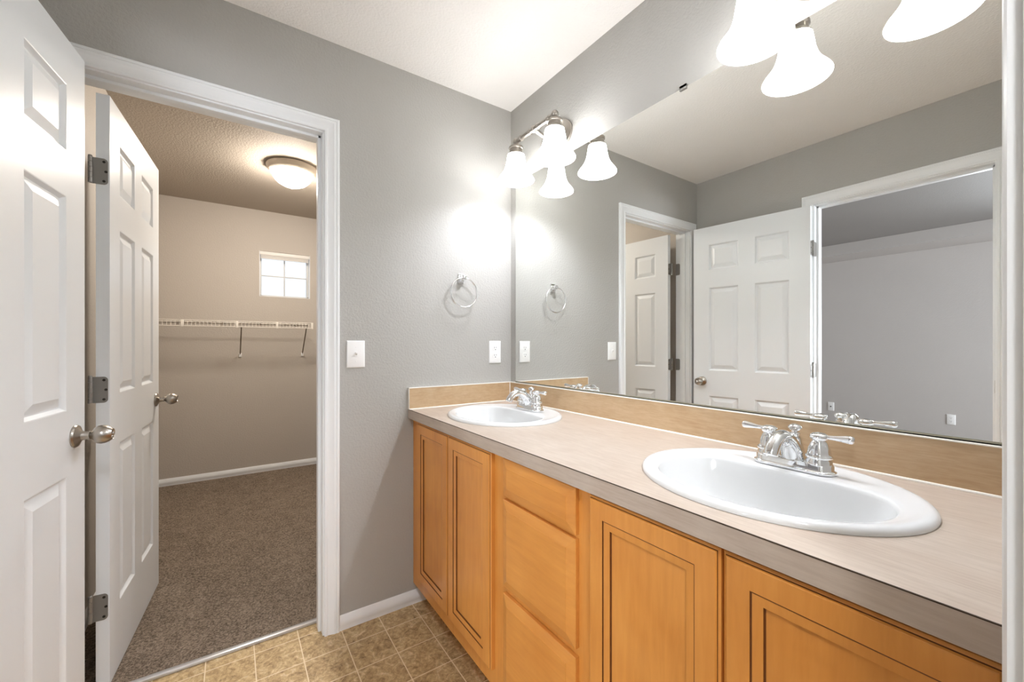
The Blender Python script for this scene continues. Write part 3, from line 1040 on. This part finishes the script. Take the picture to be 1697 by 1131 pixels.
# ------------------------------------------------------------ flush ceiling lamps
def flush_lamp(label):
    t_ = thing('ceiling_light', label, 'ceiling light', (0, 0, 0))
    b = bmesh.new()
    lathe(b, [(.0, -.0005), (.150, -.0005), (.158, -.004), (.160, -.010), (.157, -.020), (.150, -.034), (.140, -.046), (.132, -.050), (.129, -.047), (.129, -.035), (0, -.035)], 56, cap=False)
    obj('lamp_rim', b, 'rim', t_, 40)
    b = bmesh.new()
    lathe(b, [(.1285, -.048), (.126, -.062), (.118, -.080), (.104, -.099), (.084, -.117), (.058, -.131), (.030, -.139), (0, -.142)], 56, cap=False)
    obj('dome_glass', b, 'dome', t_, 180)
    b = bmesh.new()
    lathe(b, [(0, -.140), (.010, -.1405), (.011, -.145), (.007, -.148), (.0075, -.153), (.004, -.158), (0, -.159)], 20, cap=False)
    obj('finial', b, 'rim', t_)
    return t_
l1 = flush_lamp('round white glass ceiling lamp lit in the closet')
l1.location = (-.885, 1.43, H)
l2 = copy_tree(l1)  # copy added out of view to fill the camera side
l2.location = (-1.45, -2.45, H)
for c_ in l2.children:
    if c_.name.startswith('dome_glass'):
        c_.data = c_.data.copy()
        c_.data.materials[0] = M['dome_fill']
l2['label'] = 'added fill lamp, round glass, in the unseen small room behind the camera'

# ------------------------------------------------------------ wire shelf
SX0, SX1, SYF, SYB, SZ = -1.743, -.621, 2.335, 2.632, 1.386
ws = thing('wire_shelf', 'white wire shelf on the closet wall below the small window', 'shelf', (-1.18, FAR, SZ))
b = bmesh.new()
n = 44
for i in range(n):
    x = SX0 + .012 + (SX1 - SX0 - .018) * i / (n - 1)
    tube(b, [(x, SYB, SZ + .0035), (x, SYF + .003, SZ + .0035), (x, SYF - .001, SZ), (x, SYF - .001, SZ - .044)], .0016, 6)
wchild('deck_wires', b, 'wire', ws, 60)
b = bmesh.new()
for y, z in ((SYB, SZ), (SYF + .15, SZ), (SYF - .004, SZ + .002), (SYF - .004, SZ - .044)):
    tube(b, [(SX0, y, z), (SX1, y, z)], .0032, 8)
wchild('rails', b, 'wire', ws, 60)
for x in (-1.56, -1.20, -.905, -.626):
    b = bmesh.new()
    box(b, x - .009, x + .009, SYF - .010, SYF - .004, SZ - .050, SZ + .006, bev=.001)
    wchild('lip_clip', b, 'wire', ws)
b = bmesh.new()
box(b, SX0 - .0015, SX0 + .022, SYF - .012, SYF + .004, SZ - .052, SZ + .010, bev=.001)
wchild('end_clip', b, 'wire', ws)
for x, dx in ((-1.168, -.004), (-.672, .005)):
    b = bmesh.new()
    tube(b, [(x, SYF, SZ - .040), (x, SYF + .008, SZ - .050), (x + dx, FAR - .012, 1.112), (x + dx, FAR - .008, 1.100)], .0048, 10)
    br_ = wchild('support_brace', b, 'bracket', ws, 60)
    b = bmesh.new()
    box(b, x + dx - .011, x + dx + .011, FAR - .014, FAR - .0005, 1.080, 1.116, bev=.004)
    ft = wchild('brace_foot', b, 'plastic', ws)
    ft.parent = br_
    ft.matrix_parent_inverse = Matrix.Identity(4)
for x in (-1.60, -1.30, -1.02, -.72):
    b = bmesh.new()
    box(b, x - .006, x + .006, FAR - .014, FAR - .0005, SZ - .014, SZ + .008, bev=.002)
    wchild('wall_clip', b, 'bracket', ws)
